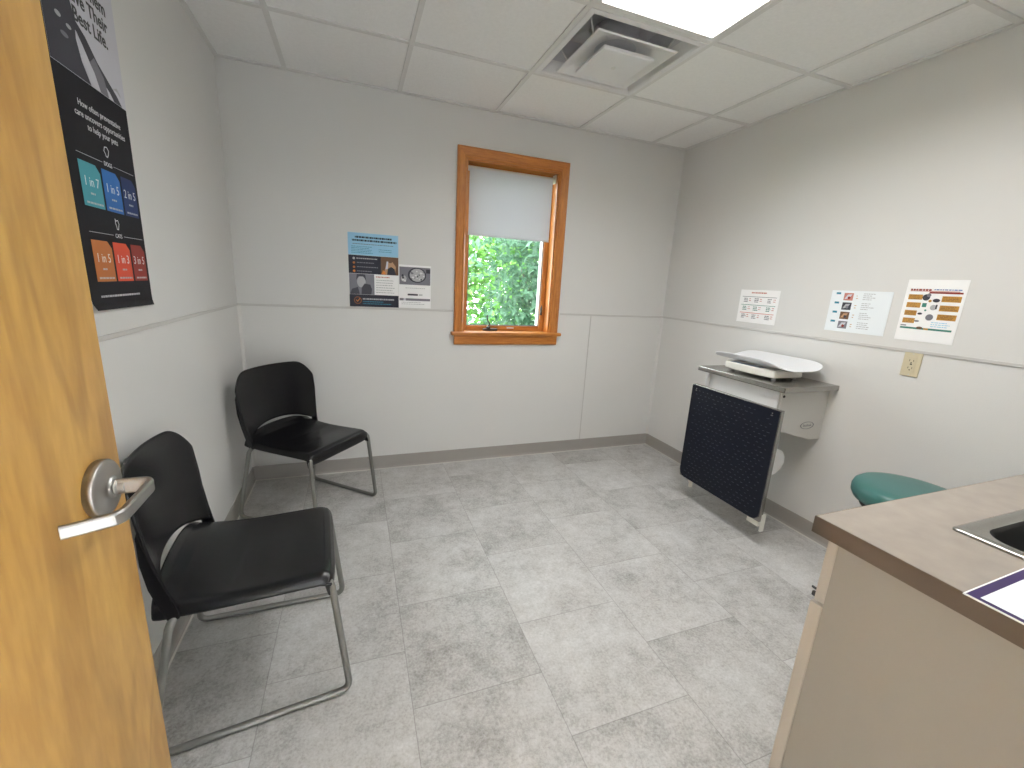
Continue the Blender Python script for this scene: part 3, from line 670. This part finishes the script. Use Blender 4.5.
mb = MB(); sq(mb, [(.130, H-.020), (.134, H-.032), (.128, H-.036)], M_VENT); h_ = .128
mb.quad((vcx-h_, vcy-h_, H-.036), (vcx+h_, vcy-h_, H-.036), (vcx+h_, vcy+h_, H-.036), (vcx-h_, vcy+h_, H-.036), M_VENT)
mb.lathe([(.011, H-.0355), (.011, H-.039), (.007, H-.040)], M_TBAR, (vcx, vcy, 0), seg=16)
child(mb, 'centre_plate', vt, solid=.001)
for sx_, sy_ in ((-1, -1), (1, -1), (1, 1), (-1, 1)):
    mb = MB(); mb.tube([(vcx+.225*sx_, vcy+.15*sy_, H+.075), (vcx+.18*sx_, vcy+.12*sy_, H-.005)], .004, M_VENT, 6); child(mb, 'strut', vt)
lamp(2.05, 2.65, -4.5, -3.3, M_LENS_FILL, 'unseen corridor fill light added outside the doorway', z=H-.035)  # out of view, added only to brighten the room through the doorway

# ------------------------------------------------------------------ outlet
sf = Surf('right')
ou = tag(empty('wall_outlet', (XR, -1.761, 1.07)), 'ivory duplex outlet plate below the right wall papers', 'outlet')
mb = MB(); sf.rect(mb, 1.726, 1.796, 1.013, 1.127, 0, .005, M_IVORY); pl = child(mb, 'cover_plate', ou, bevel=.002)
mb = MB(); sf.rect(mb, 1.7435, 1.7785, 1.035, 1.105, .005, .002, M_IVORY); rc = child(mb, 'receptacle', ou, bevel=.0008)
mb = MB()
for zc in (1.087, 1.053):
    sf.rect(mb, 1.752, 1.754, zc-.004, zc+.005, .007, .0003, M_DARK); sf.rect(mb, 1.767, 1.769, zc-.004, zc+.004, .007, .0003, M_DARK); sf.rect(mb, 1.758, 1.763, zc-.012, zc-.008, .007, .0003, M_DARK)
sf.rect(mb, 1.757, 1.765, 1.067, 1.073, .007, .0003, M_DARK)
child(mb, 'slots', rc)
for zc in (1.118, 1.022):
    mb = MB(); sf.poly(mb, [(1.761+.003*cos(2*pi*k/10), zc+.003*sin(2*pi*k/10)) for k in range(10)], .005, .0012, M_BOX); child(mb, 'screw', ou)

# ------------------------------------------------------------------ posters and papers
def sheet_on(sf, name, label, cat, a0, a1, b0, b1, m, t=.0012, group=None):
    group = {'right': 'papers on the right wall', 'back': 'papers on the back wall'}.get(sf.k, group)
    r = tag(empty(name, sf.p((a0+a1)/2, (b0+b1)/2)), label, cat, group)
    mb = MB(); sf.rect(mb, a0, a1, b0, b1, .0006, t, m); child(mb, 'paper', r); return r
def part(sf, r, name, shapes, d=.0019, t=.0003):
    mb = MB(); _k = 0; step = .00009 if len(shapes) < 10 else .00002
    for pts, m in shapes:
        dk = d+_k*step; _k += 1
        if len(pts) == 4 and not isinstance(pts[0], (tuple, list)): sf.rect(mb, pts[0], pts[1], pts[2], pts[3], dk, t, m)
        else: sf.poly(mb, pts, dk, t, m)
    return child(mb, name, r)
def lines(a0, a1, b_top, n, gap, m, hgt=.002, rag=.15, rnd=random.Random(2), center=False):
    out = []
    for k in range(n):
        L_ = (a1-a0)*(1-rnd.random()*rag); x0 = a0+((a1-a0)-L_)/2 if center else a0; x = x0
        while x < x0+L_-.003:
            w_ = min(rnd.uniform(.004, .016), x0+L_-x); out.append(((x, x+w_, b_top-k*gap-hgt, b_top-k*gap), m)); x += w_+.0025
    return out
def circ(a, b, r, n=18, rb=None): rb = rb or r; return [(a+r*cos(2*pi*k/n), b+rb*sin(2*pi*k/n)) for k in range(n)]
def ring(a, b, r0, r1, m, n=20):
    return [([(a+r0*cos(2*pi*k/n), b+r0*sin(2*pi*k/n)), (a+r0*cos(2*pi*(k+1)/n), b+r0*sin(2*pi*(k+1)/n)), (a+r1*cos(2*pi*(k+1)/n), b+r1*sin(2*pi*(k+1)/n)), (a+r1*cos(2*pi*k/n), b+r1*sin(2*pi*k/n))], m) for k in range(n)]
I_NAVY = ink('ink_navy', (.016, .018, .032)); I_SKY = ink('ink_sky', (.33, .60, .80)); I_BLK = ink('ink_poster_black', (.006, .0055, .009), .6, spec=.25)
I_TEAL = ink('ink_teal', (.06, .30, .36)); I_BLUE = ink('ink_blue', (.025, .14, .42)); I_DBLUE = ink('ink_dark_blue', (.012, .03, .12))
I_ORG = ink('ink_orange', (.45, .15, .04)); I_RED = ink('ink_red', (.60, .07, .03)); I_DRED = ink('ink_dark_red', (.26, .03, .02))
I_WH = ink('ink_white', (.72, .72, .74)); I_LAV = ink('ink_pale_lavender', (.62, .62, .68)); I_GR1 = ink('ink_charcoal', (.05, .05, .065)); I_GR2 = ink('ink_mid_grey', (.2, .2, .23)); I_GR3 = ink('ink_pale_grey', (.45, .45, .47))
I_SKIN = ink('ink_tan', (.50, .30, .17)); I_BRN = ink('ink_brown', (.16, .09, .05)); I_OCH = ink('ink_ochre', (.52, .27, .06)); I_GRN = ink('ink_green', (.05, .22, .17)); I_PK = ink('ink_pink', (.55, .22, .18)); I_TB = ink('ink_tag_blue', (.03, .22, .33)); I_OR2 = ink('ink_bright_orange', (.75, .26, .06))

# tall banner poster on the left wall
sf = Surf('left')
A0, A1 = -1.505, -1.143
po = tag(empty('banner_poster', (XL, -1.31, 1.7)), 'tall black and white pet care banner poster on the left wall', 'poster')
mb = MB()
def ban(u, v):
    z = 1.200+(2.24-1.200)*v; d = .0015+(.012*(1-v*36)**2 if v < 1/36 else 0)*(.25+.75*abs(u-.9)) ; return sf.p(A0+(A1-A0)*u, z+.006*(1-u)*(1-v), d)
mb.grid(ban, 6, 60, I_BLK); child(mb, 'banner_sheet', po, solid=.0012, offset=-1)
part(sf, po, 'white_picture_panel', [((A0+.001, A1-.001, 1.790, 2.238), I_LAV)], d=.0032)
# dark animal photo: silhouettes
D2 = .0036
part(sf, po, 'animal_photo', [
    ([(A0+.001, 2.02), (A0+.001, 1.791), (-1.335, 1.791), (-1.365, 1.835), (-1.378, 1.880), (-1.372, 1.93), (-1.385, 1.985), (-1.405, 1.955), (-1.44, 1.96), (-1.458, 2.02)], I_GR1),
    ([(-1.388, 1.985), (-1.368, 1.925), (-1.33, 1.905), (-1.285, 1.865), (-1.235, 1.835), (-1.195, 1.812), (-1.170, 1.791), (-1.215, 1.791), (-1.235, 1.808), (-1.285, 1.832), (-1.325, 1.850), (-1.352, 1.882), (-1.377, 1.905)], I_GR1),
    ([(-1.300, 1.870), (-1.26, 1.836), (-1.245, 1.791), (-1.305, 1.791), (-1.325, 1.825), (-1.325, 1.85)], I_GR2),
    ([(-1.215, 1.825), (-1.19, 1.835), (-1.172, 1.822), (-1.172, 1.815), (-1.19, 1.825)], I_GR3),
], d=D2)
part(sf, po, 'photo_highlights', [(circ(-1.445, 1.905, .012, rb=.006), I_GR3), (circ(-1.405, 1.895, .011, rb=.005), I_GR3), (circ(-1.43, 1.868, .016, rb=.006), I_GR2), ([(-1.372, 1.90), (-1.345, 1.865), (-1.31, 1.83), (-1.29, 1.791), (-1.33, 1.791), (-1.358, 1.83)], I_LAV)], d=.0041)
text_on(sf, 'Help Them', -1.194, 2.027, .0040, .047, M_BLKTXT, 'title_text', po, align='RIGHT', xs=.98, off=.0009)
text_on(sf, 'Live Their', -1.196, 1.984, .0040, .047, M_BLKTXT, 'title_text', po, align='RIGHT', xs=.98, off=.0009)
text_on(sf, 'Best Life.', -1.206, 1.941, .0040, .047, M_BLKTXT, 'title_text', po, align='RIGHT', xs=.98, off=.0009)
ac = -1.309
for body, b in (('How often preventative', 1.727), ('care uncovers opportunities', 1.701), ('to help your pets', 1.676)):
    text_on(sf, body, ac, b, .0032, .0225, I_WH, 'body_text', po)
def head_icon(z, dog):
    a = ac; sh = []
    if dog: o = [(a-.012, z), (a-.006, z+.012), (a+.006, z+.014), (a+.014, z+.006), (a+.010, z-.004), (a+.004, z-.012), (a-.004, z-.012), (a-.008, z-.004)]
    else: o = [(a-.009, z+.015), (a-.004, z+.009), (a+.006, z+.012), (a+.011, z+.002), (a+.006, z-.008), (a+.004, z-.014), (a-.004, z-.014), (a-.006, z-.004), (a-.010, z+.002)]
    for k in range(len(o)):
        p0, p1 = Vector(o[k]), Vector(o[(k+1) % len(o)]); t = (p1-p0).normalized(); n_ = Vector((-t.y, t.x))*.0012
        sh.append(([tuple(p0-n_), tuple(p1-n_), tuple(p1+n_), tuple(p0+n_)], I_WH))
    return sh
for z_, word, dog in ((1.602, 'DOGS', True), (1.409, 'CATS', False)):
    part(sf, po, 'divider_line', [((-1.463, ac-.03, z_-.0008, z_+.0008), I_GR3), ((ac+.03, A1-.015, z_-.0008, z_+.0008), I_GR3)], d=.003)
    text_on(sf, word, ac, z_-.001, .0032, .016, I_WH, 'heading_text', po)
    part(sf, po, 'animal_icon', head_icon(z_+.032, dog), d=.003)
rowx = [(-1.462, -1.362), (-1.352, -1.256), (-1.246, -1.158)]
for (z0, z1), cols, nums, words in (((1.474, 1.584), (I_TEAL, I_BLUE, I_DBLUE), ('1 in 7', '1 in 5', '2 in 5'), 1), ((1.280, 1.389), (I_ORG, I_RED, I_DRED), ('1 in 5', '1 in 3', '3 in 5'), 2)):
    for (a0, a1), c, t_ in zip(rowx, cols, nums):
        part(sf, po, 'statistic_block', [([(a0, z0), (a1, z0), (a1, z1-.018), (a1-.02, z1), (a0, z1)], c)], d=.003)
        text_on(sf, t_, (a0+a1)/2, z0+.062, .0034, .034, I_WH, 'statistic_text', po, xs=.95)
        part(sf, po, 'small_print', lines((a0+a1)/2-.013, (a0+a1)/2+.013, z0+.036, 1, .01, I_GR3, .005, 0)+lines(a0+.012, a1-.010, z0+.012, 1, .01, I_GR3, .005, 0), d=.0034)
part(sf, po, 'footer_print', lines(-1.46, -1.235, 1.243, 1, .01, I_GR3, .0055, 0), d=.0045)

# back wall papers
sf = Surf('back')
p1 = sheet_on(sf, 'pet_care_poster', 'sky blue and navy poster with pet photos on the back wall', 'poster', .293, .596, 1.139, 1.592, M_PAPER)
part(sf, p1, 'sky_blue_header', [((.293, .596, 1.459, 1.592), I_SKY)])
part(sf, p1, 'header_print', lines(.335, .560, 1.572, 1, .02, I_NAVY, .011, 0, center=True)+lines(.318, .585, 1.553, 1, .02, I_NAVY, .011, 0, center=True)+lines(.32, .57, 1.528, 1, .01, I_GR2, .004, .05)+lines(.312, .44, 1.512, 5, .0095, I_TB, .003, .2)+lines(.475, .57, 1.500, 2, .012, I_TB, .003, .4), d=.0024)
part(sf, p1, 'navy_panel', [((.293, .596, 1.346, 1.458), I_NAVY)])
part(sf, p1, 'icon_row', [(circ(.325, 1.438-k*.0265, .0075), m) for k, m in ((0, I_GR3), (1, I_ORG), (2, I_ORG))]+[(circ(.325, 1.361, .0075), I_OR2)]+lines(.340, .465, 1.442, 1, .02, I_GR3, .006, 0)+lines(.342, .445, 1.416, 1, .02, I_GR2, .005, 0)+lines(.342, .47, 1.390, 1, .02, I_GR2, .005, 0)+lines(.342, .43, 1.364, 1, .02, I_GR2, .005, 0), d=.0024)
part(sf, p1, 'colour_photo', [((.487, .596, 1.347, 1.457), I_BRN), ([(.50, 1.347), (.515, 1.39), (.525, 1.43), (.555, 1.435), (.58, 1.40), (.575, 1.347)], I_SKIN), ([(.525, 1.347), (.53, 1.385), (.55, 1.398), (.572, 1.385), (.58, 1.347)], I_GR1)], d=.0024)
part(sf, p1, 'photo_details', [(circ(.545, 1.437, .016), I_BRN), ([(.49, 1.348), (.50, 1.375), (.515, 1.362), (.515, 1.348)], I_OR2), ([(.515, 1.38), (.523, 1.43), (.533, 1.43), (.53, 1.385)], I_LAV)], d=.0028)
part(sf, p1, 'grey_photo', [((.294, .445, 1.217, 1.345), I_GR2), (circ(.366, 1.295, .026, rb=.035), I_GR3), ([(.335, 1.305), (.340, 1.342), (.39, 1.342), (.396, 1.30), (.38, 1.328), (.35, 1.328)], I_GR1), ([(.365, 1.217), (.368, 1.26), (.385, 1.285), (.42, 1.28), (.43, 1.25), (.425, 1.217)], I_GR1), ([(.296, 1.217), (.31, 1.25), (.345, 1.262), (.355, 1.217)], I_GR1)], d=.0021)
part(sf, p1, 'caption_print', lines(.455, .54, 1.333, 1, .01, I_PK, .006, 0)+lines(.455, .585, 1.312, 6, .0155, I_GR3, .004, .25), d=.0024)
part(sf, p1, 'navy_footer', [((.293, .596, 1.139, 1.216), I_NAVY)])
part(sf, p1, 'check_mark', ring(.342, 1.179, .0225, .0195, I_ORG)+[([(.330, 1.180), (.340, 1.168), (.357, 1.190), (.354, 1.194), (.340, 1.175), (.333, 1.184)], I_OR2)], d=.0024)
part(sf, p1, 'footer_print', lines(.372, .57, 1.193, 1, .02, I_GR3, .009, 0)+lines(.372, .55, 1.174, 2, .013, I_TB, .005, .3), d=.0024)
p2 = sheet_on(sf, 'photo_flyer', 'white flyer with grey photo beside the sky blue poster', 'flyer', .5985, .808, 1.140, 1.418, M_PAPER)
part(sf, p2, 'grey_photo', [((.602, .804, 1.292, 1.405), I_GR2)]+[(c, m) for c, m in ((circ(.716, 1.355, .060, rb=.049), I_GR1), (circ(.718, 1.355, .050, rb=.042), I_GR3), (circ(.63, 1.33, .018, rb=.02), I_GR3))], d=.0021)
rnd = random.Random(9)
part(sf, p2, 'photo_details', [(circ(.678+rnd.random()*.09, 1.325+rnd.random()*.06, rnd.uniform(.004, .011), 9, rnd.uniform(.003, .007)), rnd.choice((I_GR1, I_GR2, I_WH))) for k in range(16)]+[(circ(.612+rnd.random()*.03, 1.31+rnd.random()*.06, .007, 9), rnd.choice((I_GR1, I_WH))) for k in range(5)]+[((.775, .803, 1.37, 1.395), I_GR1)], d=.0028)
part(sf, p2, 'flyer_print', lines(.64, .77, 1.272, 1, .01, I_GR3, .003, 0, center=True)+[((.655, .722, 1.222, 1.233), I_GR1), ((.728, .752, 1.224, 1.231), I_GR3)]+[((.602, .804, 1.188, 1.203), I_GR2), ((.628, .642, 1.188, 1.203), I_LAV)]+lines(.615, .79, 1.178, 2, .011, I_GR3, .003, .3), d=.0021)

# right wall papers (reader's right runs towards the camera)
sf = Surf('right')
q1 = sheet_on(sf, 'notice_sheet', 'white notice with red title and rows of print nearest the back corner', 'notice', .746, 1.031, 1.171, 1.380, M_PAPER)
sh = lines(.83, .94, 1.366, 1, .01, I_PK, .008, 0)
for r_, (zl, m) in enumerate(((1.335, I_GR2), (1.283, I_GRN), (1.232, I_RED))):
    sh.append(((.765, 1.015, zl, zl+.0028), m))
    for a in (.78, .86, .955):
        sh += lines(a, a+.035, zl-.008, 3, .010, I_GR2 if r_ != 1 else I_GRN, .005, .3); sh += lines(a+.04, a+.06, zl-.010, 2, .012, I_PK, .004, .3)
part(sf, q1, 'print', sh)
q2 = sheet_on(sf, 'care_guide_sheet', 'white landscape sheet with four small photos in a column', 'notice', 1.333, 1.618, 1.181, 1.394, M_PAPERB)
rnd = random.Random(5)
for k in range(4):
    zc = 1.370-k*.0485
    part(sf, q2, 'blue_tag', [((1.357, 1.380, zc+.004, zc+.014), I_TB)])
    b_ = ((1.398, 1.443, zc-.026, zc+.012), (I_PK, I_GR1, I_BRN, I_GR2)[k])
    part(sf, q2, 'small_photo', [b_, ([(1.402, zc-.02), (1.415, zc+.004), (1.437, zc+.006), (1.425, zc-.015)], (I_SKIN, I_GR3, I_GR3, I_PK)[k])] if False else [b_], d=.0019)
    part(sf, q2, 'photo_details', [([(1.402, zc-.02), (1.415, zc+.004), (1.437, zc+.006), (1.425, zc-.015)], (I_LAV, I_GR3, I_SKIN, I_LAV)[k]), (circ(1.424, zc-.012, .007), (I_DRED, I_GR2, I_GR1, I_DRED)[k])], d=.0023)
    part(sf, q2, 'print', lines(1.458, 1.468, zc, 2, .012, I_OCH, .003, .2)+lines(1.490, 1.555, zc+.012, 4, .0095, I_GR3, .003, .5))
q3 = sheet_on(sf, 'treat_chart', 'white chart with seven ochre boxes above the outlet', 'poster', 1.666, 1.882, 1.177, 1.453, M_PAPER)
part(sf, q3, 'title_print', lines(1.683, 1.765, 1.412, 1, .01, I_DRED, .0075, 0)+lines(1.770, 1.865, 1.412, 1, .01, I_BLUE, .004, 0)+[((1.683, 1.86, 1.401, 1.404), I_PK), ((1.755, 1.872, 1.393, 1.400), I_DRED)])
for (a0, z0, c) in ((1.681, 1.364, 0), (1.681, 1.328, 0), (1.681, 1.292, 0), (1.681, 1.257, 0)):
    part(sf, q3, 'ochre_box', [((a0, a0+(.053 if z0 > 1.3 else .046), z0, z0+.023), I_OCH)]); part(sf, q3, 'box_print', lines(a0+.004, a0+.045, z0+.018, 3, .006, I_BRN, .002, .2), d=.0023)
for z0 in (1.358, 1.318, 1.279):
    part(sf, q3, 'ochre_box', [((1.805, 1.871, z0, z0+.025), I_OCH)]); part(sf, q3, 'box_print', lines(1.809, 1.866, z0+.020, 3, .006, I_BRN, .002, .2), d=.0023)
part(sf, q3, 'food_pictures', [(circ(1.748, 1.375, .014), I_GR1), (circ(1.756, 1.385, .008), I_GR2), ((1.740, 1.756, 1.332, 1.350), I_GRN), (circ(1.740, 1.302, .009, rb=.005), I_GR1), (circ(1.735, 1.268, .010, rb=.004), I_GR2), (circ(1.787, 1.363, .013, rb=.008), I_GR1), (circ(1.783, 1.332, .012, rb=.012), I_GR3), ([(1.790, 1.325), (1.79, 1.345), (1.796, 1.345), (1.796, 1.325)], I_GR1), (circ(1.778, 1.288, .014), I_GR2), (circ(1.765, 1.36, .006), I_OCH), (circ(1.757, 1.318, .004), I_GRN)])
part(sf, q3, 'footer_strip', [((1.678, 1.868, 1.231, 1.239), I_GRN), (circ(1.752, 1.238, .012, rb=.006), I_BRN), ((1.768, 1.785, 1.231, 1.239), I_OCH), ((1.678, 1.70, 1.243, 1.248), I_GR2)]+lines(1.79, 1.86, 1.268, 3, .009, I_SKY, .003, .2))

# ------------------------------------------------------------------ sky
w = bpy.data.worlds.new('sky'); S.world = w; w.use_nodes = True; nt = w.node_tree
bg = nt.nodes['Background']; skt = nt.nodes.new('ShaderNodeTexSky'); skt.sky_type = 'HOSEK_WILKIE'; skt.turbidity = 6
try: skt.sun_direction = Vector((.3, .5, .8)).normalized()
except Exception: pass
mxw = nt.nodes.new('ShaderNodeMixRGB'); mxw.inputs[0].default_value = .85; mxw.inputs[2].default_value = (.92, .97, 1, 1)
nt.links.new(skt.outputs[0], mxw.inputs[1]); nt.links.new(mxw.outputs[0], bg.inputs[0]); bg.inputs[1].default_value = 9.5

# ------------------------------------------------------------------ camera
cam = bpy.data.cameras.new('camera'); co = bpy.data.objects.new('camera', cam); COL.objects.link(co); S.camera = co
cam.sensor_fit = 'HORIZONTAL'; cam.sensor_width = 36; cam.lens = 423.143*36/1024; cam.clip_start = .02
yaw, pit, rol = .36172954, -.23236579, .05519865
fw = Vector((sin(yaw)*cos(pit), cos(yaw)*cos(pit), sin(pit))); rt = Vector((cos(yaw), -sin(yaw), 0)); up = rt.cross(fw)
r2 = rt*cos(rol)+up*sin(rol); u2 = -rt*sin(rol)+up*cos(rol)
co.matrix_world = Matrix(((r2.x, u2.x, -fw.x, .31877), (r2.y, u2.y, -fw.y, -2.94251), (r2.z, u2.z, -fw.z, 1.33470), (0, 0, 0, 1)))
vs_ = S.view_settings; vs_.view_transform = 'Standard'; vs_.look = 'None'; vs_.exposure = .60; vs_.gamma = 1; vs_.use_curve_mapping = False
